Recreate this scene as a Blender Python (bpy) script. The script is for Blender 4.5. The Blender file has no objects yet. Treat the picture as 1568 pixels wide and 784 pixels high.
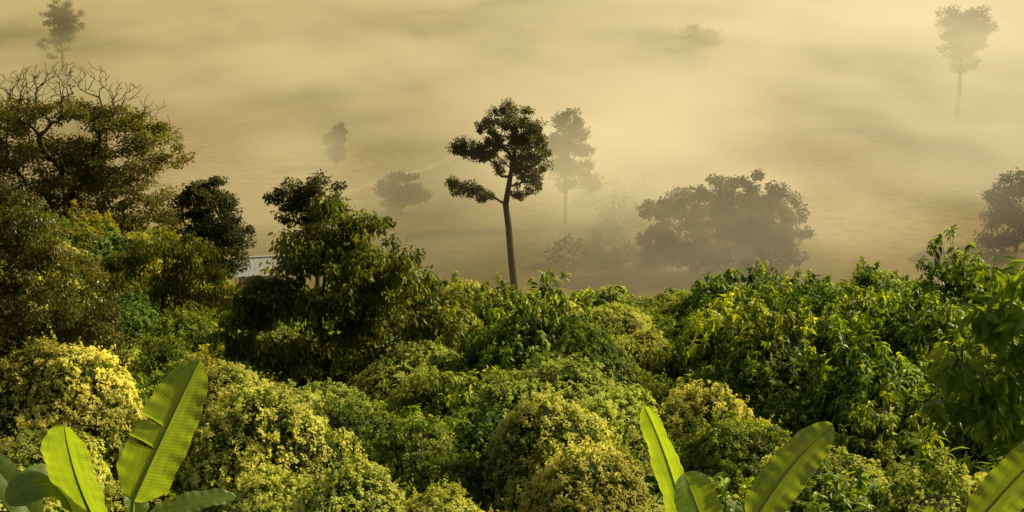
import bpy, math, numpy as np
from mathutils import Vector
R_ = np.random.RandomState
scene = bpy.context.scene

# ------------------------------------------------------------------ helpers
def norm(a):
    return a/np.maximum(np.linalg.norm(a,axis=-1,keepdims=True),1e-9)

class MB:
    """all-triangle mesh accumulator"""
    def __init__(s): s.v=[];s.t=[];s.m=[];s.a=[];s.n=0
    def add(s,v,t,mat=0,tint=0.5):
        v=np.asarray(v,float).reshape(-1,3); t=np.asarray(t,int).reshape(-1,3)
        s.v.append(v); s.t.append(t+s.n); s.n+=len(v)
        s.m.append(np.full(len(t),mat,int))
        tt=np.asarray(tint,float)
        s.a.append(np.full(len(t),float(tt)) if tt.ndim==0 else tt)
    def mesh(s,name,mats,smooth=()):
        v=np.concatenate(s.v);t=np.concatenate(s.t);m=np.concatenate(s.m);a=np.concatenate(s.a)
        me=bpy.data.meshes.new(name)
        me.vertices.add(len(v)); me.vertices.foreach_set('co',v.astype(np.float32).ravel())
        me.loops.add(len(t)*3); me.loops.foreach_set('vertex_index',t.astype(np.int32).ravel())
        me.polygons.add(len(t))
        me.polygons.foreach_set('loop_start',(np.arange(len(t))*3).astype(np.int32))
        me.polygons.foreach_set('loop_total',np.full(len(t),3,np.int32))
        for x in mats: me.materials.append(x)
        me.polygons.foreach_set('material_index',m.astype(np.int32))
        sm=np.isin(m,list(smooth)) if smooth else np.zeros(len(m),bool)
        me.polygons.foreach_set('use_smooth',sm)
        at=me.attributes.new('tint','FLOAT','FACE'); at.data.foreach_set('value',a.astype(np.float32))
        me.update(); me.validate()
        return me

def put(name,me,loc=(0,0,0),rot=0,scale=1,parent=None):
    o=bpy.data.objects.new(name,me); scene.collection.objects.link(o)
    o.location=loc; o.rotation_euler=(0,0,rot)
    o.scale=(scale,)*3 if np.isscalar(scale) else scale
    if parent: o.parent=parent
    return o

def leaves(mb,P,D,N,L,W,mat,tint,fold=.25,droop=.15,fine=False):
    n=len(P); D=norm(D); S=norm(np.cross(D,N)); N=norm(np.cross(S,D))
    L=np.broadcast_to(L,(n,))[:,None]; W=np.broadcast_to(W,(n,))[:,None]
    if not fine:
        v=np.stack([P,P+D*.45*L+S*W*.5+N*W*fold*.5,P+D*L-N*droop*L,P+D*.45*L-S*W*.5+N*W*fold*.5],1)
        tri=np.array([[0,1,2],[0,2,3]]);k=4
    else:
        z=N*W*fold
        v=np.stack([P,
            P+D*.25*L+S*W*.40+z*.4, P+D*.60*L+S*W*.42+z*.4-N*droop*.35*L,
            P+D*L*.97-N*droop*1.2*L,
            P+D*.60*L-S*W*.42+z*.4-N*droop*.35*L, P+D*.25*L-S*W*.40+z*.4,
            P+D*.25*L, P+D*.60*L-N*droop*.35*L],1)
        tri=np.array([[0,1,6],[0,6,5],[1,2,7],[1,7,6],[6,7,4],[6,4,5],[2,3,7],[7,3,4]]);k=8
    T=(tri[None]+ (np.arange(n)*k)[:,None,None]).reshape(-1,3)
    tt=np.repeat(np.broadcast_to(tint,(n,)),len(tri))
    mb.add(v.reshape(-1,3),T,mat,tt)

def tubes(mb,A,B,ra,rb,mat,sides=5,tint=.5):
    n=len(A); d=norm(B-A); ref=np.where(np.abs(d[:,2:3])>.9,np.array([[1.,0,0]]),np.array([[0,0,1.]]))
    u=norm(np.cross(d,ref)); w=np.cross(d,u)
    an=np.arange(sides)*2*math.pi/sides
    ring=u[:,None]*np.cos(an)[None,:,None]+w[:,None]*np.sin(an)[None,:,None]
    va=A[:,None]+ring*ra[:,None,None]; vb=B[:,None]+ring*rb[:,None,None]
    v=np.concatenate([va,vb],1)
    i=np.arange(sides);j=(i+1)%sides
    tri=np.concatenate([np.stack([i,j,j+sides],1),np.stack([i,j+sides,i+sides],1)])
    T=(tri[None]+(np.arange(n)*2*sides)[:,None,None]).reshape(-1,3)
    mb.add(v.reshape(-1,3),T,mat,tint)

def polytube(mb,pts,rad,mat,sides=8,tint=.5):
    pts=np.asarray(pts,float);rad=np.asarray(rad,float)
    tg=norm(np.gradient(pts,axis=0)); rings=[]
    u=np.cross(tg[0],[0,0,1.]); u=u if np.linalg.norm(u)>.05 else np.cross(tg[0],[1.,0,0])
    for k in range(len(pts)):
        u=u-tg[k]*np.dot(u,tg[k]); u/=np.linalg.norm(u); w=np.cross(tg[k],u)
        a=np.arange(sides)*2*math.pi/sides
        rings.append(pts[k]+rad[k]*(np.cos(a)[:,None]*u+np.sin(a)[:,None]*w))
    v=np.concatenate(rings);T=[]
    for k in range(len(pts)-1):
        for i in range(sides):
            j=(i+1)%sides;a=k*sides
            T+= [[a+i,a+j,a+sides+j],[a+i,a+sides+j,a+sides+i]]
    mb.add(v,T,mat,tint)

def grow(mb,trunk,tips,r0,mat,rng,step=.7,twig=.012,jit=.08,upcost=.9):
    tp=np.asarray(trunk,float); nodes=[];par=[]
    for k in range(len(tp)-1):
        n=max(1,int(np.linalg.norm(tp[k+1]-tp[k])/step))
        for i in range(n): nodes.append(tp[k]+(tp[k+1]-tp[k])*i/n); par.append(len(nodes)-2)
    nodes.append(tp[-1]);par.append(len(nodes)-2)
    nt=len(nodes); arr=np.array(nodes)
    d0=np.array([np.min(np.linalg.norm(arr-t,axis=1)) for t in tips])
    path=list(np.concatenate([[0],np.cumsum(np.linalg.norm(np.diff(arr,axis=0),axis=1))]))
    isleaf=[]
    zmin=min(t[2] for t in tips)
    for q in np.argsort(d0):
        t=tips[q]; arr=np.array(nodes)
        dv=t-arr; dist=np.linalg.norm(dv,axis=1)
        cost=dist+upcost*np.maximum(0,arr[:,2]-t[2]+.35*np.linalg.norm(dv[:,:2],axis=1))+.18*np.array(path)
        cost[arr[:,2]<min(zmin,t[2])-3.5]+=4
        j=int(np.argmin(cost)); d=dist[j]; n=max(1,int(math.ceil(d/step))); prev=j
        a=arr[j]
        side=rng.normal(0,1,3)*jit*d; up=np.array([0,0,-.10*d])
        for i in range(1,n+1):
            f=i/n; p=a+(t-a)*f+(side+up)*math.sin(math.pi*f)+(rng.normal(0,.04,3)*d*.4 if i<n else 0)
            nodes.append(p);par.append(prev);path.append(path[prev]+np.linalg.norm(p-nodes[prev]));prev=len(nodes)-1
        isleaf.append(prev)
    N=len(nodes);w=np.zeros(N);w[isleaf]=1
    for i in range(N-1,0,-1): w[par[i]]+=w[i]
    r=np.maximum(r0*(np.maximum(w,.5)/w.max())**.56,twig)
    pth=np.array(path); r[:nt]*=1.15-.45*pth[:nt]/max(pth[nt-1],1e-6)
    r[0]*=1.35
    arr=np.array(nodes);pa=np.array(par[1:]);ch=np.arange(1,N)
    tubes(mb,arr[pa],arr[ch],np.minimum(r[pa],r[ch]*1.35),r[ch],mat,6)
    return arr

def ell_tips(rng,lobes,n):
    w=np.array([(l[3]*l[4]*l[5])**.66 for l in lobes]);w/=w.sum()
    c=rng.choice(len(lobes),n,p=w);out=[]
    for k in c:
        l=lobes[k];d=rng.normal(0,1,3);d/=np.linalg.norm(d);q=rng.rand()**.4
        out.append([l[0]+d[0]*l[3]*q,l[1]+d[1]*l[4]*q,l[2]+d[2]*l[5]*q])
    return np.array(out)

def lob(*a):   # (x,z,rx,rz[,y,ry]) -> full
    x,z,rx,rz=a[:4]; y=a[4] if len(a)>4 else 0; ry=a[5] if len(a)>5 else rx
    return (x,y,z,rx,ry,rz)

def tree(name,loc,trunk,lobes,ntips,nleaf,LL,LW,clump,lmat,r0,seed,bare=None,nbare=0,droop=.3,fine=False,flat=.6,hang=0.,twig=.012,bmat=None):
    rng=R_(seed);mb=MB()
    tips=ell_tips(rng,lobes,ntips)
    alltips=tips
    if bare: alltips=np.concatenate([tips,ell_tips(rng,bare,nbare)])
    grow(mb,trunk,alltips,r0,1,rng,twig=twig)
    n=ntips*nleaf; idx=np.repeat(np.arange(ntips),nleaf)
    cs=clump*rng.uniform(.6,1.35,ntips)[idx]
    off=rng.normal(0,1,(n,3));off=norm(off)*(rng.rand(n,1)**.5)
    off=off*cs[:,None]*np.array([1,1,flat])
    off[:,2]-=hang*rng.rand(n)*cs
    P=tips[idx]+off
    D=norm(off)*.8+rng.normal(0,.55,(n,3)); D[:,2]-=droop
    Nn=np.array([0,0,1.])+rng.normal(0,.45,(n,3))+norm(off)*.4
    ct=rng.uniform(0,1,ntips)[idx]
    tint=np.clip(.5*ct+.5*rng.rand(n),0,1)
    s=rng.uniform(.65,1.25,n)
    leaves(mb,P,D,Nn,LL*s,LW*s,0,tint,fine=fine)
    me=mb.mesh(name,[lmat,bmat or M_bark],smooth=(1,))
    return put(name,me,loc)

# ------------------------------------------------------------------ materials
def nt(mat):
    mat.use_nodes=True;t=mat.node_tree
    for n in list(t.nodes): t.nodes.remove(n)
    return t,t.nodes,t.links

def leafmat(name,stops,trans,tf=.4,rough=.5,spec=.4,nscale=1.2):
    m=bpy.data.materials.new(name);t,N,L=nt(m)
    out=N.new('ShaderNodeOutputMaterial')
    at=N.new('ShaderNodeAttribute');at.attribute_name='tint'
    rp=N.new('ShaderNodeValToRGB');e=rp.color_ramp.elements
    while len(e)<len(stops): e.new(.5)
    for i,(p,c) in enumerate(stops): e[i].position=p;e[i].color=(*c,1)
    L.new(at.outputs['Fac'],rp.inputs[0])
    geo=N.new('ShaderNodeNewGeometry')
    no=N.new('ShaderNodeTexNoise');no.inputs['Scale'].default_value=nscale*.35;no.inputs['Detail'].default_value=1
    L.new(geo.outputs['Position'],no.inputs['Vector'])
    mr=N.new('ShaderNodeMapRange');mr.inputs[1].default_value=.3;mr.inputs[2].default_value=.7;mr.inputs[3].default_value=.62;mr.inputs[4].default_value=1.25
    L.new(no.outputs['Fac'],mr.inputs[0])
    oi=N.new('ShaderNodeObjectInfo')
    hs=N.new('ShaderNodeHueSaturation')
    mh=N.new('ShaderNodeMapRange');mh.inputs[3].default_value=.478;mh.inputs[4].default_value=.52
    L.new(oi.outputs['Random'],mh.inputs[0]);L.new(mh.outputs[0],hs.inputs['Hue'])
    mv=N.new('ShaderNodeMapRange');mv.inputs[3].default_value=1.15;mv.inputs[4].default_value=.78
    L.new(oi.outputs['Random'],mv.inputs[0])
    mu=N.new('ShaderNodeMath');mu.operation='MULTIPLY';L.new(mr.outputs[0],mu.inputs[0]);L.new(mv.outputs[0],mu.inputs[1])
    L.new(mu.outputs[0],hs.inputs['Value']);L.new(rp.outputs[0],hs.inputs['Color'])
    bs=N.new('ShaderNodeBsdfPrincipled');bs.inputs['Roughness'].default_value=rough
    bs.inputs['Specular IOR Level'].default_value=spec
    L.new(hs.outputs[0],bs.inputs['Base Color'])
    tr=N.new('ShaderNodeBsdfTranslucent')
    mx=N.new('ShaderNodeMix');mx.data_type='RGBA';mx.blend_type='MULTIPLY';mx.inputs[0].default_value=1
    L.new(hs.outputs[0],mx.inputs[6]);mx.inputs[7].default_value=(*trans,1)
    L.new(mx.outputs[2],tr.inputs['Color'])
    ms=N.new('ShaderNodeMixShader');ms.inputs[0].default_value=tf
    L.new(bs.outputs[0],ms.inputs[1]);L.new(tr.outputs[0],ms.inputs[2]);L.new(ms.outputs[0],out.inputs[0])
    return m

def plain(name,c1,c2,scale=3,rough=.9,bump=.3,detail=4):
    m=bpy.data.materials.new(name);t,N,L=nt(m)
    out=N.new('ShaderNodeOutputMaterial');bs=N.new('ShaderNodeBsdfPrincipled')
    bs.inputs['Roughness'].default_value=rough;bs.inputs['Specular IOR Level'].default_value=.2
    tc=N.new('ShaderNodeTexCoord');no=N.new('ShaderNodeTexNoise');no.inputs['Scale'].default_value=scale;no.inputs['Detail'].default_value=detail
    L.new(tc.outputs['Object'],no.inputs['Vector'])
    rp=N.new('ShaderNodeValToRGB');e=rp.color_ramp.elements
    e[0].position=.35;e[0].color=(*c1,1);e[1].position=.65;e[1].color=(*c2,1)
    L.new(no.outputs['Fac'],rp.inputs[0]);L.new(rp.outputs[0],bs.inputs['Base Color'])
    if bump>0:
        bp=N.new('ShaderNodeBump');bp.inputs['Strength'].default_value=bump
        L.new(no.outputs['Fac'],bp.inputs['Height']);L.new(bp.outputs[0],bs.inputs['Normal'])
    L.new(bs.outputs[0],out.inputs[0]);return m

M_bark=plain('bark',(.05,.038,.022),(.11,.085,.05),6)
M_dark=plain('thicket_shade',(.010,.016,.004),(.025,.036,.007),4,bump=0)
M_vine=leafmat('vine_bloom',[(0,(.10,.16,.014)),(.42,(.23,.31,.028)),(.5,(.60,.65,.10)),(1,(.84,.84,.24))],(1.15,1.1,.6),.42,.6,.2)
M_vineg=leafmat('vine_leaf',[(0,(.07,.13,.012)),(.5,(.19,.29,.022)),(.8,(.42,.50,.05)),(1,(.68,.70,.15))],(1.4,1.3,.5),.45,.5,.3)
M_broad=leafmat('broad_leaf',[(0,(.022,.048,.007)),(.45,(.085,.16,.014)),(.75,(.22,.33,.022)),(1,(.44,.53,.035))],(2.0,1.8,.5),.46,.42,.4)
M_near=leafmat('young_broad_leaf',[(0,(.14,.22,.014)),(.6,(.30,.42,.025)),(1,(.48,.56,.05))],(1.9,1.7,.5),.52,.42,.4)
M_cent=leafmat('olive_broad_leaf',[(0,(.06,.09,.012)),(.6,(.17,.21,.018)),(1,(.44,.44,.04))],(2.1,1.7,.5),.48,.42,.35)
M_olive=leafmat('olive_leaf',[(0,(.09,.11,.014)),(.6,(.17,.19,.022)),(1,(.30,.30,.045))],(1.6,1.4,.5),.42,.5,.3)
M_glint=leafmat('small_glossy_leaf',[(0,(.045,.065,.008)),(.7,(.12,.15,.016)),(1,(.42,.38,.05))],(1.8,1.5,.4),.42,.34,.5)
M_tall=leafmat('dark_leaf',[(0,(.03,.042,.010)),(.6,(.07,.085,.016)),(1,(.16,.16,.03))],(1.6,1.4,.5),.35,.5,.3)
M_lone=leafmat('lone_tree_leaf',[(0,(.04,.055,.012)),(.6,(.09,.11,.02)),(1,(.22,.22,.04))],(1.8,1.5,.5),.4,.5,.3)

# ------------------------------------------------------------------ terrain
HY=[-80,0,5,12,28,80,92,108,128,600,800,1200,1700]
HZ=[41,38.3,35.2,29.4,24.9,15.2,12.0,6.0,4.1,4.0,22,110,230]
def sst(x): x=np.clip(x,0,1);return x*x*(3-2*x)
def raise_(x,y): return 4.2*sst((-16-x)/10)*sst((y-50)/30)*(1-sst((y-98)/25))
def vn(x,y,s,o=0):
    return (np.sin(x*s+1.3+o)*np.cos(y*s*1.13-.7+o)+.5*np.sin(x*s*2.3+y*s*1.7+o*2)+.3*np.cos(x*s*4.1-y*s*3.3+o))/1.8
def H(x,y):
    x=np.asarray(x,float);y=np.asarray(y,float)
    yy=y+3*vn(x,y,.05)
    h=(np.interp(yy-3,HY,HZ)+np.interp(yy,HY,HZ)+np.interp(yy+3,HY,HZ))/3
    return h+raise_(x,y)+.35*vn(x,y,.2)+np.where(y>120,.5*vn(x,y,.045,2),0)+2.2*vn(x,y,.022,5)*sst((y-170)/120)+np.where(y>650,12*vn(x,y,.008,1)*sst((y-650)/300),0)
xs=np.concatenate([np.arange(-900,-120,30),np.arange(-120,120,2.),np.arange(120,901,30)])
ys=np.concatenate([np.arange(-80,140,2.),np.arange(140,400,6.),np.arange(400,1701,30.)])
X,Y=np.meshgrid(xs,ys);Z=H(X,Y)
V=np.stack([X,Y,Z],-1).reshape(-1,3);nx=len(xs);T=[]
ii,jj=np.meshgrid(np.arange(nx-1),np.arange(len(ys)-1));a=(jj*nx+ii).ravel()
T=np.concatenate([np.stack([a,a+1,a+nx+1],1),np.stack([a,a+nx+1,a+nx],1)])

def terrain_mat():
    m=bpy.data.materials.new('meadow_ground');t,N,L=nt(m)
    out=N.new('ShaderNodeOutputMaterial');bs=N.new('ShaderNodeBsdfPrincipled');bs.inputs['Roughness'].default_value=.95;bs.inputs['Specular IOR Level'].default_value=.1
    g=N.new('ShaderNodeNewGeometry')
    def noise(s,d,sc=(1,1,1)):
        mp=N.new('ShaderNodeMapping');mp.inputs['Scale'].default_value=sc;L.new(g.outputs['Position'],mp.inputs['Vector'])
        n=N.new('ShaderNodeTexNoise');n.inputs['Scale'].default_value=s;n.inputs['Detail'].default_value=d;L.new(mp.outputs[0],n.inputs['Vector']);return n
    n1=noise(.03,4,(1,.5,1));n2=noise(.5,6)
    r1=N.new('ShaderNodeValToRGB');e=r1.color_ramp.elements;e[0].position=.38;e[0].color=(.10,.082,.02,1);e[1].position=.62;e[1].color=(.27,.19,.065,1)
    L.new(n1.outputs['Fac'],r1.inputs[0])
    r2=N.new('ShaderNodeMapRange');r2.inputs[1].default_value=.3;r2.inputs[2].default_value=.7;r2.inputs[3].default_value=.72;r2.inputs[4].default_value=1.22
    L.new(n2.outputs['Fac'],r2.inputs[0])
    mx=N.new('ShaderNodeVectorMath');mx.operation='SCALE';L.new(r1.outputs[0],mx.inputs[0]);L.new(r2.outputs[0],mx.inputs['Scale'])
    sp=N.new('ShaderNodeSeparateXYZ');L.new(g.outputs['Position'],sp.inputs[0])
    mr=N.new('ShaderNodeMapRange');mr.inputs[1].default_value=95;mr.inputs[2].default_value=125;L.new(sp.outputs['Y'],mr.inputs[0])
    mm=N.new('ShaderNodeMix');mm.data_type='RGBA';L.new(mr.outputs[0],mm.inputs[0]);mm.inputs[6].default_value=(.025,.03,.01,1);L.new(mx.outputs[0],mm.inputs[7])
    L.new(mm.outputs[2],bs.inputs['Base Color']);L.new(bs.outputs[0],out.inputs[0]);return m
mb=MB();mb.add(V,T,0);put('valley_terrain',mb.mesh('valley_terrain',[terrain_mat()],smooth=(0,)))

def ribbon(name,pts,w,mat):
    pts=np.array(pts,float);s=np.linspace(0,1,80);k=np.linspace(0,1,len(pts))
    px=np.interp(s,k,pts[:,0]);py=np.interp(s,k,pts[:,1])
    for _ in range(6):
        px[1:-1]=(px[:-2]+px[1:-1]*2+px[2:])/4;py[1:-1]=(py[:-2]+py[1:-1]*2+py[2:])/4
    d=norm(np.stack([np.gradient(px),np.gradient(py)],1));n=np.stack([-d[:,1],d[:,0]],1)
    vs=[]
    for q in (-1,-.33,.33,1):
        x=px+n[:,0]*w*q/2;y=py+n[:,1]*w*q/2;vs.append(np.stack([x,y,H(x,y)+.12],1))
    v=np.stack(vs,1).reshape(-1,3);T=[]
    for i in range(79):
        for c in range(3):
            a=i*4+c;T+=[[a,a+1,a+5],[a,a+5,a+4]]
    mb=MB();mb.add(v,T,0);put(name,mb.mesh(name,[mat]))
M_dirt=plain('dry_dirt',(.22,.17,.07),(.40,.31,.14),.25)
ribbon('dirt_path',[(-22,176),(-8,205),(6,235),(40,260)],2.0,M_dirt)

# ------------------------------------------------------------------ shrub mound meshes
def hullfun(rng,R,k=16,amp=.3):
    b=norm(rng.normal(0,1,(k,3)));am=rng.uniform(.05,amp,k);kk=rng.uniform(6,22,k)
    def f(d): return R*(.86+(am[None]*np.exp(kk[None]*(d@b.T-1))).sum(1)+.02*np.sin(d[:,0]*17+d[:,1]*13))
    return f
import bmesh
def ico(sub=4):
    bm=bmesh.new();bmesh.ops.create_icosphere(bm,subdivisions=sub,radius=1)
    v=np.array([x.co[:] for x in bm.verts]);t=np.array([[q.index for q in f.verts] for f in bm.faces]);bm.free();return v,t
ICO=ico(3)
def shape(d,f,zs): 
    p=d*f(d)[:,None]; p=p*np.array([1,1,zs]); return p

def mound_vine(name,seed,flower=.75,R=1.8,ncl=1250,per=16,mat=None):
    rng=R_(seed);f=hullfun(rng,R,18,.38);mb=MB()
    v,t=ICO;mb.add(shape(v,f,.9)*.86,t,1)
    d=norm(rng.normal(0,1,(ncl*2,3)));d=d[d[:,2]>-.5][:ncl];n=len(d)
    c=shape(d,f,.9)*rng.uniform(.92,1.04,(n,1))
    size=rng.uniform(.07,.17,n)
    isf=(rng.rand(n)<flower*np.clip(.7+d[:,2]*.8,0.25,1))
    idx=np.repeat(np.arange(n),per);m=len(idx)
    o=norm(rng.normal(0,1,(m,3)))*rng.rand(m,1)**.5*size[idx][:,None]
    o=o+d[idx]*(np.einsum('ij,ij->i',o,d[idx])*-.5)[:,None]
    out=d[idx]+np.array([0,0,.5])
    P=c[idx]+o+norm(out)*(.06-.8*np.linalg.norm(o,axis=1)**2/ .15)[:,None]
    D=rng.normal(0,1,(m,3));Nn=norm(out)+rng.normal(0,.3,(m,3)); D=D-norm(Nn)*np.einsum('ij,ij->i',D,norm(Nn))[:,None]
    tint=np.where(isf[idx],rng.uniform(.5,1,m),rng.uniform(.1,.55,m))
    sz=np.where(isf[idx],.065,.09)*rng.uniform(.7,1.3,m)
    leaves(mb,P,D,Nn,sz,sz*.9,0,tint)
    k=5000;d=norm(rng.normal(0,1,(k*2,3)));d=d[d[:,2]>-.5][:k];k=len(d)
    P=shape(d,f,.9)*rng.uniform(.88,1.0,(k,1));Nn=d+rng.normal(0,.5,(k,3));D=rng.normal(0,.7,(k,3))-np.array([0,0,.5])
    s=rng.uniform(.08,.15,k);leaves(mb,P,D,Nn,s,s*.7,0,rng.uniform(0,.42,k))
    for q in range(40):
        dd=norm(rng.normal(0,1,(1,3)));dd[0,2]=abs(dd[0,2]);dd=norm(dd);p=shape(dd,f,.9)[0]
        L=rng.uniform(.15,.5);n=16;s=np.linspace(0,1,n)[:,None]
        side=rng.normal(0,.5,3);pp=p+dd[0]*s*L+side*s*s*L*.6
        leaves(mb,pp,rng.normal(0,1,(n,3)),rng.normal(0,1,(n,3)),.08,.06,0,rng.uniform(.3,.8,n))
    return mb.mesh(name,[mat or M_vine,M_dark],smooth=(1,))

def mound_broad(name,seed,R=2.0,ntip=400,per=14,LL=.25,LW=.09,mat=None,zs=.95,fine=True):
    rng=R_(seed);f=hullfun(rng,R,20,.55);mb=MB()
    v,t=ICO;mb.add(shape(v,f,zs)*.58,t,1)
    d=norm(rng.normal(0,1,(ntip*2,3)));d=d[d[:,2]>-.6][:ntip];n=len(d)
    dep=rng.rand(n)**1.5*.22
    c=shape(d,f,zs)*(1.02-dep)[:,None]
    idx=np.repeat(np.arange(n),per);m=len(idx)
    axis=norm(d*.8+np.array([0,0,.7])+rng.normal(0,.25,(n,3)))
    rad=rng.normal(0,1,(m,3));ax=axis[idx];rad=norm(rad-ax*np.einsum('ij,ij->i',rad,ax)[:,None])
    lift=rng.uniform(-.5,.9,m)
    D=rad+ax*lift[:,None]-np.array([0,0,.35])
    P=c[idx]+ax*rng.uniform(-.16,.05,m)[:,None]
    Nn=ax*1.0-rad*lift[:,None]*.6+rng.normal(0,.25,(m,3))
    tint=np.clip(.46+.40*d[idx,2]-dep[idx]*2.0+.2*rng.normal(0,1,m)+(lift-.2)*.25,0,1)  # lit tops and shaded lower leaves painted into the tint by height
    s=rng.uniform(.7,1.25,m)
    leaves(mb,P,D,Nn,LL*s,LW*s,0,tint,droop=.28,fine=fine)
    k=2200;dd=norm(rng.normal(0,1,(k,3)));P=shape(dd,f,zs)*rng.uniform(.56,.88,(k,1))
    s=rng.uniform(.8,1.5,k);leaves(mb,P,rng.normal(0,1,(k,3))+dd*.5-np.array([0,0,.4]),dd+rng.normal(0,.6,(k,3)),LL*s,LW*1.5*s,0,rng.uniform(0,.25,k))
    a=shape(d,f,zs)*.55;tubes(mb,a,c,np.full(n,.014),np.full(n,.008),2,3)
    return mb.mesh(name,[mat or M_broad,M_dark,M_bark],smooth=(1,))

VA=[mound_vine('vine_bloom_mound',10+i,.9) for i in range(5)]
VB=[mound_vine('vine_leaf_mound',30+i,.45,mat=M_vineg) for i in range(4)]
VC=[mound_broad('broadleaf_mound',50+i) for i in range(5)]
VD=[mound_broad('smallleaf_mound',70+i,R=1.7,ntip=560,per=13,LL=.17,LW=.08,mat=M_cent,fine=False) for i in range(3)]

# ------------------------------------------------------------------ canopy scatter
def empty(name):
    e=bpy.data.objects.new(name,None);scene.collection.objects.link(e);return e
grpA=empty('flowering_vine_thicket');grpC=empty('broadleaf_thicket')
rng=R_(5);cnt=0
y=24.5
while y<90:
    sp=2.35+.012*(y-25)
    hw=.385*y+3
    x=-hw+rng.rand()*sp
    while x<hw:
        px=x+rng.normal(0,.6);py=y+rng.normal(0,.6)
        u=px/py
        big=vn(px,py,.33,4)
        s=np.clip(rng.normal(1.0,.22)+.2*big,.6,1.5)
        rt=sst((u-.08)/.12);fr=1-.6*sst((py-62)/16)
        top=H(px,py)+2.05+((1.1+.7*rt)*big+rng.normal(0,.45+.25*rt))*fr
        if -11<px<-3.6 and 40<py<55: top-=1.0*sst((py-40)/6)+.3
        pr=sst((u-.10)/.12)*(.9 if py>40 else .75)
        far=sst((py-58)/15)
        r=rng.rand();q=rng.rand()
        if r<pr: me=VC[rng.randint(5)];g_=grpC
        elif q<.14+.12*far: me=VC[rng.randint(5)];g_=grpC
        elif q<.22+.25*far: me=VD[rng.randint(3)];g_=grpC
        elif q<.52+.2*far: me=VB[rng.randint(4)];g_=grpA
        else: me=VA[rng.randint(5)];g_=grpA
        hs=rng.uniform(.9,1.3)
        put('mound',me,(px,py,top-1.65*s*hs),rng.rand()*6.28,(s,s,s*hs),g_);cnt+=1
        x+=sp*rng.uniform(.75,1.25)
    y+=sp*.85
print('mounds',cnt)
BIG=[('A',-12.0,36,28.4,1.10),('A',-6.2,31,28.8,1.0),('A',-7.9,36.5,27.8,.85),('A',.7,31,28.5,.9),('A',1.1,38,27.3,1.2),
('A',2.6,34.5,27.6,.85),('A',5.3,38,26.4,.9),('B',5.6,33,27.4,.9),('A',-3.2,27,28.4,.8),('A',-5.0,27.5,28.3,.75),('A',-1.4,26.6,28.2,.75),
('A',1.6,28,28.6,.85),('A',-11.2,31.5,27.8,.9),('A',-8.6,29.5,27.1,.8),('B',-2.6,33,27.4,.95),('B',-1.4,30.5,27.5,.75),('B',-3.9,36,26.8,.9),
('C',.1,50,25.0,1.0),('B',2.7,47,25.5,1.0),('B',1.2,44,25.6,.9),('C',-1.9,42,25.6,.85),('A',-6.0,44,24.4,.9),('B',-8.5,45,24.2,.9),
('C',8.2,50,25.2,1.2),('C',14.7,60,23.0,1.1),('C',10.8,40,26.9,1.15),('C',15.2,48,26.1,1.25),('C',19.5,58,24.2,1.2),('C',20.8,78,19.4,1.1),
('C',13.2,36,27.9,1.1),('C',16.2,40,27.6,1.2),('C',12.2,52,24.7,1.0),('C',24.,70,21.2,1.1),('C',9.9,34.5,27.0,.85),('C',11.9,31.5,28.0,.9),
('C',18.2,50,25.9,1.1),('C',26.5,77,19.8,1.1),('D',-27,88,20.6,1.3),('B',-30,86,21.0,1.4),('B',-25,84,20.3,1.2),('B',-22,80,19.6,1.2),('D',-33,80,22.2,1.5),
('B',-13.5,55,23.6,1.1),('B',-16.5,58,23.8,1.1),('B',-12,50,23.9,1.0),('A',-18.5,70,22.0,1.2),('D',-10.5,46,24.4,.9)]
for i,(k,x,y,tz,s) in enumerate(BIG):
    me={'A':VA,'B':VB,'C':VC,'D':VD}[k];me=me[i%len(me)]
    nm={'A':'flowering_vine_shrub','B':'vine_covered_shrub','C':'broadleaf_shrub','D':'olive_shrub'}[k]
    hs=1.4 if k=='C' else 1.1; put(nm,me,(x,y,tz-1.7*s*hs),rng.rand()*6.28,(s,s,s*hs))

# ------------------------------------------------------------------ trees
def g(x,y): return float(H(x,y))
lobes=[lob(-.3,17.8,1.9,1.2),lob(1.3,16.5,1.6,1.3),lob(.2,15.9,2.0,1.6),lob(1.6,14.3,1.5,1.6),lob(1.3,12.2,1.6,1.3),lob(-2.2,16.7,1.2,.9),lob(-4.1,15.1,1.4,.8),lob(-3.1,14.5,1.2,.6),lob(-1.9,15,1.1,1.0),
 lob(-.9,13.6,1.0,1.0),lob(-4.1,11.3,1.6,.6),lob(-2.3,10.8,1.1,.5),lob(-5.3,11.8,.6,.35),lob(.3,13.3,1.0,1.2),lob(2.6,14.2,.7,1.3),lob(.4,11,.8,.6)]
z0=g(.2,120)
tree('lone_tall_tree',(.2,120,z0),[(0,0,-.5),(.02,0,2.4),(-.25,0,5),(-.5,0,8),(-.75,0,10.0),(-.35,.1,12.4),(.1,0,15.2),(.1,0,17.6)],lobes,350,78,.20,.13,.42,M_lone,.34,101,flat=.85,twig=.018)
lobes=[lob(0,12,1.7,1.4),lob(.9,10.4,1.9,1.2),lob(-1.0,9.6,1.6,1.1),lob(.2,8.2,2.3,1.2),lob(1.9,8.6,1.3,.9),lob(-.7,6.4,1.6,.9),lob(1.6,6.4,1.7,1.0),lob(2.6,4.8,1.6,1.0),lob(.4,4.6,1.2,.8)]
tree('misty_tall_tree',(6.2,160,g(6.2,160)),[(0,0,-.5),(0,0,4),(-.1,0,8),(.1,0,12)],lobes,200,85,.26,.17,.62,M_tall,.2,102,twig=.02,flat=.8)
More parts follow.
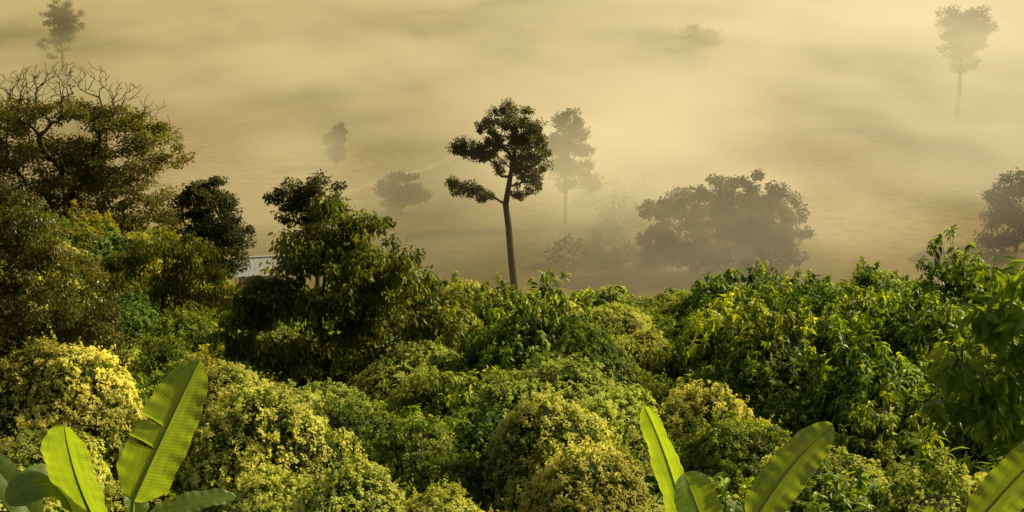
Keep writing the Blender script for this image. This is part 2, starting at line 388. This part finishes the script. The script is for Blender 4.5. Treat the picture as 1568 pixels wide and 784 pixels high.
lobes=[lob(2.2,7.6,3.8,2.8),lob(-1.0,7.6,2.8,2.3),lob(5.2,6.0,3.0,2.6),lob(-3.4,6.6,2.6,2.4),lob(-6.4,6.4,2.0,1.8),lob(-5,3.4,3.2,2.3),lob(3.5,3.8,4.0,2.6),lob(0,4.4,3.6,3.0),lob(-7,3.0,2,2),lob(6.5,3.2,2.2,2),lob(-3,1.8,4,1.4),lob(4,1.8,4,1.4),lob(7.3,5,1.6,1.4)]
tree('spreading_tree',(21.3,137,g(21.3,137)),[(0,0,-.5),(.1,0,2),(.3,0,5),(.5,0,8)],lobes,560,90,.33,.22,.65,M_tall,.4,103,twig=.02,flat=.7)
def roundtree(name,x,y,h,w,seed,n=90,mat=None,low=.25):
    r=R_(seed);lb=[]
    for i in range(9):
        a=r.rand()*6.28;q=r.rand()**.5*.6
        zz=h*(low+(.85-low)*r.rand());ww=w/2*(1-.5*(zz/h-.4)**2)
        lb.append(lob(math.cos(a)*q*ww,zz,w*.22,h*.14,math.sin(a)*q*ww,w*.2))
    lb.append(lob(0,h*.82,w*.24,h*.14))
    tree(name,(x,y,g(x,y)),[(0,0,-.4),(.1,0,h*.3),(0,.1,h*.6),(.1,0,h*.85)],lb,n,80,.34,.22,w*.09,mat or M_tall,h*.018,seed,twig=.025)
roundtree('misty_bush_tree',-13.4,165,5.6,8,110,130,low=.12)
roundtree('misty_tree',38,295,12.0,13,111,130)
roundtree('misty_tree',76.3,240,20.6,11.5,112,220,low=.50)
roundtree('misty_tree',-95.5,300,19,11,113,130,low=.35)
roundtree('misty_tree',-24.8,195,6.5,4,114,50)
roundtree('misty_tree',53.5,145,9,10,115,160,low=.1)
r=R_(77)
mb=MB()
BP=[(10.5,150),(12.5,158),(15,165),(8.5,141),(10,139),(17,172),(13,176),(9.5,170),(12,143),(6,139),(14.5,140)]
BP+= [(r.uniform(-170,150),r.uniform(360,520)) for _ in range(20)]
for (x,y) in BP:
    R=r.uniform(1.0,2.4)*(1+.3*(y>250));k=900
    c=np.array([x,y,g(x,y)+R*.5]);off=norm(r.normal(0,1,(k,3)))*r.uniform(.6,1,(k,1))*np.array([R*1.3,R*1.3,R*r.uniform(.7,1.3)])
    off*= (1+.25*np.sin(off[:,:1]*3+off[:,1:2]*2))
    leaves(mb,c+off,r.normal(0,1,(k,3)),r.normal(0,1,(k,3)),.35,.25,0,r.rand(k))
put('distant_bushes',mb.mesh('distant_bushes',[M_tall]))

lobes=[lob(-3.6,11.4,2.6,1.2),lob(0,11.6,2.6,.9),lob(3.2,11.0,2.3,1.0),lob(5.9,9.5,1.9,1.3),lob(7,8.4,1.2,.9),lob(1.8,9.0,2.6,1.4),lob(-2.3,9.0,3.0,1.6),
 lob(-6.3,9.2,3,2.2),lob(-4,6,3,1.7),lob(.5,6.4,3,1.7),lob(4,6.8,2.7,1.6),lob(-6.5,5,2,2),lob(6,4.8,1.9,1.3),lob(1.8,3.9,3.2,1.5),lob(-3,3.4,3,1.5),lob(5,2.6,2.5,1.3)]
bare=[lob(0,14.1,3.4,.9),lob(-3.5,13.6,2.2,.8),lob(3.6,12.9,2.2,.8),lob(6.0,11.7,1.2,.8),lob(7,10.4,1.0,.6),lob(-1,13.2,3,1)]
tree('old_spreading_tree',(-30.4,95,g(-30.4,95)-.6),[(0,0,-.5),(.1,0,2),(-.2,0,4.5),(.1,0,6.5)],lobes,640,115,.20,.14,.8,M_olive,.36,120,bare=bare,nbare=420,flat=.5,twig=.017)
lobes=[lob(0,5.9,1.1,.8),lob(1.0,4.8,1.4,.9),lob(-.9,5,1.3,1),lob(.2,3.8,1.9,1.1),lob(1.2,2.5,1.7,1.1),lob(-1.2,2.6,1.6,1.1),lob(0,1.2,2,1)]
tree('dark_green_tree',(-18.9,86,17.0),[(0,0,-2),(0,0,2),(0,0,5)],lobes,200,100,.20,.14,.5,M_lone,.14,121)
lobes=[lob(-.2,6.3,1.0,.6),lob(1.3,5.9,1.1,.6),lob(-1.6,5.6,1.0,.6),lob(2.3,5.0,.8,.5),lob(.5,5.0,1.5,.7),lob(-1.9,4.4,.8,.5),lob(1.2,3.9,1.4,.5),lob(-.7,3.9,1.2,.5),lob(2.6,3.9,.5,.4)]
tree('slender_drooping_tree',(-15.4,60,g(-15.4,60)+.6),[(.1,0,-.5),(0,0,2),(-.1,0,4),(.2,0,5.8)],lobes,130,65,.24,.085,.38,M_cent,.10,122,droop=.9,hang=.9)
lobes=[lob(.3,8.4,.6,.6),lob(1.1,7.5,1.2,.8),lob(2.4,7.4,.8,.6),lob(-.5,6.7,1.2,1.0),lob(1.6,6.1,2.0,1.2),lob(3.4,6.0,1.2,.8),lob(-1.8,5,1.4,1.1),lob(.5,4.6,2.1,1.2),
 lob(3.1,4.5,2.0,1.1),lob(4.9,4.4,1.1,1.0),lob(-2.9,3.9,1.3,1.0),lob(-1.8,2.3,1.9,1.1),lob(1.6,2.6,2.0,1.2),lob(4.1,3.1,1.4,.9),lob(-3.6,2.6,.9,.9),lob(-.5,1.0,1.6,.8)]
tree('leafy_hillside_tree',(-7.6,54,20.2),[(0,0,-.8),(.1,0,1.6),(-.1,0,3.6),(.2,0,5.8),(.3,0,7.8)],lobes,500,50,.28,.13,.46,M_cent,.2,123,droop=.7,fine=True,hang=.5)
lobes=[lob(-.8,8.2,.9,.6),lob(.4,8.5,.9,.5),lob(-1.2,7.3,.7,.5),lob(.3,7.4,1.1,.7),lob(-.2,6.4,1,.8),lob(-1.7,7.9,.4,.3)]
tree('dark_green_tree',(-8.9,62,19.3),[(0,0,-.6),(0,0,3),(.1,0,6),(-.1,0,8)],lobes,90,80,.17,.10,.36,M_lone,.13,124)
lobes=[lob(-.5,7.0,1.3,.8),lob(.5,6.2,1.3,.9),lob(-1.6,6.2,1.6,1.2),lob(1.4,5.0,1.3,1.0),lob(-.3,4.8,1.8,1.2),lob(2.2,3.6,1.1,1.0),lob(.6,3.4,1.8,1.1),lob(-1.8,4,1.8,1.4),lob(2.5,2.3,1.0,.9),lob(1.0,2.0,1.6,.9),lob(-1,2,1.8,1.1)]
tree('small_leaved_tree',(-15.4,42,24.0),[(0,0,-2),(-.1,0,1.5),(.1,0,3.5),(-.2,0,6)],lobes,460,105,.12,.07,.42,M_glint,.17,125,droop=.5)
lobes=[lob(-.15,5.1,.45,.4),lob(-.6,4.5,.45,.3),lob(-.95,3.8,.4,.25),lob(-.4,3.3,.6,.4),lob(-.95,3.1,.3,.25),lob(.3,4.3,.8,.6),lob(.6,3.2,.9,.7),lob(-.2,2.7,.5,.3)]
tree('near_leafy_tree',(7.5,19.5,29.8),[(.9,0,-2.5),(.7,0,.5),(.4,0,2.6),(.3,0,4.4)],lobes,115,15,.31,.115,.26,M_near,.06,126,droop=.6,fine=True,hang=.3)

# ------------------------------------------------------------------ banana plants
def banana_mat():
    m=bpy.data.materials.new('banana_leaf');t,N,L=nt(m)
    out=N.new('ShaderNodeOutputMaterial');bs=N.new('ShaderNodeBsdfPrincipled')
    bs.inputs['Roughness'].default_value=.36;bs.inputs['Specular IOR Level'].default_value=.5
    uv=N.new('ShaderNodeUVMap');uv.uv_map='UVMap'
    sp=N.new('ShaderNodeSeparateXYZ');L.new(uv.outputs[0],sp.inputs[0])
    ab=N.new('ShaderNodeMath');ab.operation='ABSOLUTE';L.new(sp.outputs['X'],ab.inputs[0])
    m1=N.new('ShaderNodeMath');m1.operation='MULTIPLY_ADD';L.new(ab.outputs[0],m1.inputs[0]);m1.inputs[1].default_value=-.07;L.new(sp.outputs['Y'],m1.inputs[2])
    cb=N.new('ShaderNodeCombineXYZ');L.new(m1.outputs[0],cb.inputs['Y'])
    wv=N.new('ShaderNodeTexWave');wv.bands_direction='Y';wv.inputs['Scale'].default_value=14;wv.inputs['Distortion'].default_value=.6;wv.inputs['Detail'].default_value=3;L.new(cb.outputs[0],wv.inputs['Vector'])
    no=N.new('ShaderNodeTexNoise');no.inputs['Scale'].default_value=5;no.inputs['Detail'].default_value=5;L.new(uv.outputs[0],no.inputs['Vector'])
    rp=N.new('ShaderNodeValToRGB');e=rp.color_ramp.elements;e[0].position=.3;e[0].color=(.11,.18,.035,1);e[1].position=.75;e[1].color=(.19,.26,.06,1);L.new(no.outputs['Fac'],rp.inputs[0])
    n3=N.new('ShaderNodeTexNoise');n3.inputs['Scale'].default_value=14;L.new(uv.outputs[0],n3.inputs['Vector'])
    ma=N.new('ShaderNodeMath');ma.operation='MULTIPLY_ADD';L.new(n3.outputs['Fac'],ma.inputs[0]);ma.inputs[1].default_value=.25;L.new(ab.outputs[0],ma.inputs[2])
    mg=N.new('ShaderNodeMapRange');mg.inputs[1].default_value=1.08;mg.inputs[2].default_value=1.16;L.new(ma.outputs[0],mg.inputs[0])
    mm=N.new('ShaderNodeMix');mm.data_type='RGBA';L.new(mg.outputs[0],mm.inputs[0]);L.new(rp.outputs[0],mm.inputs[6]);mm.inputs[7].default_value=(.22,.17,.06,1)
    mr=N.new('ShaderNodeMapRange');mr.inputs[3].default_value=.85;mr.inputs[4].default_value=1.06;L.new(wv.outputs['Fac'],mr.inputs[0])
    sc=N.new('ShaderNodeVectorMath');sc.operation='SCALE';L.new(mm.outputs[2],sc.inputs[0]);L.new(mr.outputs[0],sc.inputs['Scale'])
    L.new(sc.outputs[0],bs.inputs['Base Color'])
    bp=N.new('ShaderNodeBump');bp.inputs['Strength'].default_value=.3;bp.inputs['Distance'].default_value=.01;L.new(wv.outputs['Fac'],bp.inputs['Height']);L.new(bp.outputs[0],bs.inputs['Normal'])
    tr=N.new('ShaderNodeBsdfTranslucent');s2=N.new('ShaderNodeVectorMath');s2.operation='MULTIPLY';s2.inputs[1].default_value=(3.6,3.2,.5);L.new(sc.outputs[0],s2.inputs[0]);L.new(s2.outputs[0],tr.inputs['Color'])
    ms=N.new('ShaderNodeMixShader');ms.inputs[0].default_value=.5;L.new(bs.outputs[0],ms.inputs[1]);L.new(tr.outputs[0],ms.inputs[2]);L.new(ms.outputs[0],out.inputs[0]);return m
M_ban=banana_mat();M_rib=plain('banana_rib',(.30,.36,.08),(.40,.45,.12),4,.5);M_stem=plain('banana_stem',(.10,.12,.04),(.22,.22,.08),5,.6)

def banana_leaf(parent,base,tip,width,nrm,arch=(0,0,.1),fold=.25,tears=(),seed=0,wl=1,wr=1,stem=None,blunt=False):
    rng=R_(seed);base=np.array(base,float);tip=np.array(tip,float);arch=np.array(arch,float);nrm=np.array(nrm,float)
    NS=60;NC=6;s=np.linspace(0,1,NS+1)
    mid=base+(tip-base)*s[:,None]+arch*(4*s*(1-s))[:,None]
    tg=norm(np.gradient(mid,axis=0));S=norm(np.cross(tg,nrm));Nn=norm(np.cross(S,tg))
    a=np.clip(s/.16,0,1)**.6; b=np.where(s>.4,np.sqrt(np.clip(1-((s-.4)/.6)**(3.6 if blunt else 2.2),0,1)),1); w=a*b*width/2
    verts=[];uvs=[];faces=[]
    ph=rng.rand(2)*6
    def row(side,k,wf):
        r=[]
        for c in range(NC+1):
            u=c/NC
            ed=1+.018*math.sin(s[k]*29+side*2)+.01*math.sin(s[k]*83)
            off=S[k]*side*u*w[k]*wf*ed
            rip=(.016*math.sin(s[k]*17+side*1.3+ph[0])+.007*math.sin(s[k]*63+side+ph[1]))*u**1.8
            p=mid[k]+off+Nn[k]*(fold*w[k]*u*(1.0-.55*u)*1.6+rip)
            r.append(p)
        return r
    for side,wf in ((-1,wl),(1,wr)):
        tk=[int(t*NS) for (sd,t) in tears if sd==side]
        gid=[]
        for k in range(NS+1):
            r=row(side,k,wf);st=len(verts)
            verts+=r;uvs+=[(side*c/NC,s[k]*1.0) for c in range(NC+1)];gid.append(st)
            if k in tk:
                for c in range(1,NC+1):
                    u=c/NC;verts[st+c]=verts[st+c]-tg[k]*.03*u+Nn[k]*.03*u
                st2=len(verts)
                verts+=[r[c]+tg[k]*.04*(c/NC)-Nn[k]*.05*(c/NC) for c in range(NC+1)]
                uvs+=[(side*c/NC,s[k]) for c in range(NC+1)];gid[-1]=(st,st2)
        for k in range(NS):
            A=gid[k][1] if isinstance(gid[k],tuple) else gid[k];B=gid[k+1][0] if isinstance(gid[k+1],tuple) else gid[k+1]
            for c in range(NC):
                f=[A+c,A+c+1,B+c+1,B+c];faces.append(f if side>0 else f[::-1])
    me=bpy.data.meshes.new('leaf_blade');me.from_pydata([tuple(v) for v in verts],[],faces)
    ul=me.uv_layers.new(name='UVMap')
    for lp in me.loops: ul.data[lp.index].uv=uvs[lp.vertex_index]
    me.materials.append(M_ban)
    for p in me.polygons:p.use_smooth=True
    put('leaf_blade',me,parent=parent)
    mb=MB();pts=mid-Nn*.006;rad=.016*(1-s*.85)*width/.5
    if stem is not None:
        st=np.array(stem,float);q=np.linspace(0,1,8)[:-1,None]
        d=base-st;pre=st+d*q+np.array([0,0,.10])*np.sin(q*math.pi)
        pts=np.concatenate([pre,pts]);rad=np.concatenate([np.linspace(.035,.02,7),rad])
    polytube(mb,pts,rad,0,7);put('midrib',mb.mesh('midrib',[M_rib],smooth=(0,)),parent=parent)

def stemtube(parent,x,y,ztop,r=.11):
    mb=MB();zb=g(x,y)-.3;n=9;q=np.linspace(0,1,n)
    pts=np.stack([x+.06*np.sin(q*3),y+0*q,zb+(ztop-zb)*q],1);polytube(mb,pts,r*(1.3-.6*q),0,12)
    put('pseudostem',mb.mesh('pseudostem',[M_stem],smooth=(0,)),parent=parent)

def bw(px,py,y):  # image pixel coordinates at forward distance y, cast from the camera -> metres
    t=math.tan(math.radians(14)+math.atan((py-392)/2154.));k=.970+.242*t
    return ((px-784)/2154.*y*k,y,40-t*y)
b1=empty('banana_plant')
st=(-4.15,14.2,33.3);stemtube(b1,st[0],st[1],st[2])
banana_leaf(b1,bw(203,768,14),bw(306,552,14.35),.64,(-.1,-1,.3),arch=(.02,-.05,.05),fold=.2,tears=[(-1,.36),(-1,.5)],seed=1,stem=st)
banana_leaf(b1,bw(147,800,13.6),bw(98,650,13.5),.82,(-.6,-.9,-.1),arch=(-.03,-.05,.0),fold=.16,seed=2,stem=st,blunt=True)
banana_leaf(b1,bw(150,800,14.1),bw(15,775,13.2),.55,(0,-.6,.8),arch=(0,0,.33),fold=.15,tears=[(1,.4)],seed=3,stem=st)
banana_leaf(b1,bw(60,810,14.4),bw(-40,690,14.8),.36,(.5,-.8,.5),arch=(0,0,.12),fold=.3,seed=4,stem=st)
banana_leaf(b1,bw(225,800,14.2),bw(362,760,14.5),.30,(0,-.5,1),arch=(0,0,.07),fold=.2,seed=5,stem=st)
banana_leaf(b1,bw(205,800,14.3),bw(186,678,14.5),.30,(.7,-.7,0),arch=(.05,0,.0),fold=.5,seed=6,stem=st)
b2=empty('banana_plant')
st=(1.95,14.2,33.2);stemtube(b2,st[0],st[1],st[2])
banana_leaf(b2,bw(1052,815,14),bw(986,620,14.3),.46,(-.75,-.6,.2),arch=(.03,0,.05),fold=.35,seed=11,stem=st,wl=.8)
banana_leaf(b2,bw(1085,830,13.9),bw(1048,724,13.9),.5,(.3,-.9,.3),arch=(0,-.03,.03),fold=.25,seed=12,stem=st,blunt=True)
banana_leaf(b2,bw(1150,805,14.1),bw(1275,650,14.5),.48,(.5,-.6,.75),arch=(-.03,0,.06),fold=.12,seed=13,stem=st)
banana_leaf(b2,bw(1120,830,14.2),bw(1128,772,14.5),.2,(0,-.9,.3),fold=.4,seed=14,stem=st)
b3=empty('banana_plant')
st=(4.7,14.4,33.1);stemtube(b3,st[0],st[1],st[2])
banana_leaf(b3,bw(1485,815,14.2),bw(1640,655,14.5),.52,(.5,-.6,.75),arch=(0,0,.07),fold=.12,seed=21,stem=st)
banana_leaf(b3,bw(1470,820,14.2),bw(1400,778,14.5),.2,(0,-.8,.6),arch=(0,0,.03),fold=.3,seed=22,stem=st)

# ------------------------------------------------------------------ farm hut
M_roof=plain('tin_roof',(.36,.37,.37),(.46,.47,.46),3,.5);M_wall=plain('timber_wall',(.16,.11,.06),(.24,.17,.10),4)
M_open=plain('dark_opening',(.01,.01,.01),(.02,.02,.02),2)
hut=empty('farm_hut');hx,hy=-23.4,127;hz=g(hx,hy)+.1
hut.location=(hx,hy,hz);hut.rotation_euler=(0,0,math.radians(12))
def box(name,c,s,mat,rot=(0,0,0)):
    bm=bmesh.new();bmesh.ops.create_cube(bm,size=1);bmesh.ops.scale(bm,vec=s,verts=bm.verts)
    bmesh.ops.bevel(bm,geom=bm.edges[:],offset=min(s)*.08,segments=1,affect='EDGES')
    me=bpy.data.meshes.new(name);bm.to_mesh(me);bm.free();me.materials.append(mat)
    o=put(name,me,c,parent=hut);o.rotation_euler=rot;return o
hh=3.1
box('walls',(0,0,hh/2),(4.2,3.2,hh),M_wall)
box('door',(-.9,-1.62,.95),(.8,.06,1.8),M_open);box('window',(1.0,-1.62,1.5),(.8,.06,.7),M_open)
box('window_frame',(1.0,-1.64,1.12),(.95,.08,.06),M_wall)
sl=math.radians(30)
box('roof_front',(0,-1.05,hh+.42),(5.0,2.6,.05),M_roof,(sl,0,0));box('roof_back',(0,1.05,hh+.42),(5.0,2.6,.05),M_roof,(-sl,0,0))
box('ridge_cap',(0,0,hh+1.08),(5.1,.3,.06),M_roof)
for i,xx in enumerate(np.linspace(-2.4,2.4,9)):
    box('roof_rib_%d'%i,(xx,-1.05,hh+.435),(.03,2.55,.05),M_roof,(sl,0,0))
for i,xx in enumerate((-2.35,2.35)): box('post_%d'%i,(xx,-1.95,hh/2-.2),(.12,.12,hh-.4),M_wall)

# ------------------------------------------------------------------ valley mist (absorbing volume, sunlit glow put in as emission)
def mist():
    m=bpy.data.materials.new('mist');t,N,L=nt(m)
    out=N.new('ShaderNodeOutputMaterial');ge=N.new('ShaderNodeNewGeometry')
    sp=N.new('ShaderNodeSeparateXYZ');L.new(ge.outputs['Position'],sp.inputs[0])
    def mr(src,a,b,c,d,sm=False):
        n=N.new('ShaderNodeMapRange');n.interpolation_type='SMOOTHSTEP' if sm else 'LINEAR'
        for i,v in enumerate((a,b,c,d)):n.inputs[i+1].default_value=v
        L.new(src,n.inputs[0]);return n.outputs[0]
    def mul(a,b):
        n=N.new('ShaderNodeMath');n.operation='MULTIPLY'
        for i,v in enumerate((a,b)):
            if isinstance(v,float):n.inputs[i].default_value=v
            else:L.new(v,n.inputs[i])
        return n.outputs[0]
    mp=N.new('ShaderNodeMapping');mp.inputs['Scale'].default_value=(.020,.012,.075);mp.inputs['Rotation'].default_value=(0,.2,.5);L.new(ge.outputs['Position'],mp.inputs['Vector'])
    no=N.new('ShaderNodeTexNoise');no.inputs['Scale'].default_value=1.0;no.inputs['Detail'].default_value=3;no.inputs['Roughness'].default_value=.62
    L.new(mp.outputs[0],no.inputs['Vector'])
    d=mul(mr(sp.outputs['Y'],99,172,.0,1.,True),mr(no.outputs['Fac'],.37,.64,.10,2.5,True))
    d=mul(d,mr(sp.outputs['Z'],5,26,1.3,.14,True))
    d=mul(d,mr(sp.outputs['X'],-50,60,.78,1.3,True))
    d=mul(d,.0165)
    ab=N.new('ShaderNodeVolumeAbsorption');ab.inputs['Color'].default_value=(0,0,0,1);L.new(d,ab.inputs['Density'])
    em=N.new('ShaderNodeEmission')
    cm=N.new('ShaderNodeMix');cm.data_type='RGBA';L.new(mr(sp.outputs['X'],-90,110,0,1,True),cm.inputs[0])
    cm.inputs[6].default_value=(.67,.515,.21,1);cm.inputs[7].default_value=(.98,.80,.43,1)  # emission brighter towards the sun side, standing in for scattered sunlight
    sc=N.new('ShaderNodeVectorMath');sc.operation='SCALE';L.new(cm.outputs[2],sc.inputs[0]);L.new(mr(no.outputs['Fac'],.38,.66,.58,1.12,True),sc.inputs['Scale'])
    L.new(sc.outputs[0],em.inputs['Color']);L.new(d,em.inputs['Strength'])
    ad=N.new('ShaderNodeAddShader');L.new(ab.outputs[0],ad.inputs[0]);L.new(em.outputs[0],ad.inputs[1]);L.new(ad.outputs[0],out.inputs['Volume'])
    try: m.cycles.volume_step_rate=1.2
    except Exception as e: print('step',e)
    return m
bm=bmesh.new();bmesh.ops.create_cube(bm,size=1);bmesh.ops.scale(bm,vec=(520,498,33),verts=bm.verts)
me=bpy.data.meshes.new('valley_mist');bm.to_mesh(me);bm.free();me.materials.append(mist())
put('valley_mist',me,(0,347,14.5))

# ------------------------------------------------------------------ light, sky, camera
S=Vector((.86,.38,0)).normalized();el=math.radians(34);S=Vector((S.x*math.cos(el),S.y*math.cos(el),math.sin(el)))
sun=bpy.data.lights.new('sun','SUN');sun.energy=5.0;sun.angle=math.radians(.6);sun.color=(1,.86,.48)
so=bpy.data.objects.new('sun',sun);scene.collection.objects.link(so);so.rotation_euler=S.to_track_quat('Z','Y').to_euler();so.location=(60,30,80)
w=bpy.data.worlds.new('World');scene.world=w;w.use_nodes=True;nn=w.node_tree.nodes;ll=w.node_tree.links
bg=nn.get('Background');sk=nn.new('ShaderNodeTexSky');sk.sky_type='NISHITA';sk.sun_disc=False;sk.sun_elevation=el;sk.sun_rotation=math.atan2(S.x,S.y);sk.dust_density=8
ll.new(sk.outputs[0],bg.inputs['Color']);bg.inputs['Strength'].default_value=.078
cam=bpy.data.cameras.new('camera');co=bpy.data.objects.new('camera',cam);scene.collection.objects.link(co)
co.location=(0,0,40);co.rotation_euler=(math.radians(76),0,0);cam.sensor_width=36;cam.angle=math.radians(40);cam.clip_end=4000;cam.clip_start=.1
scene.camera=co
scene.view_settings.view_transform='Standard';scene.view_settings.look='None';scene.view_settings.exposure=0
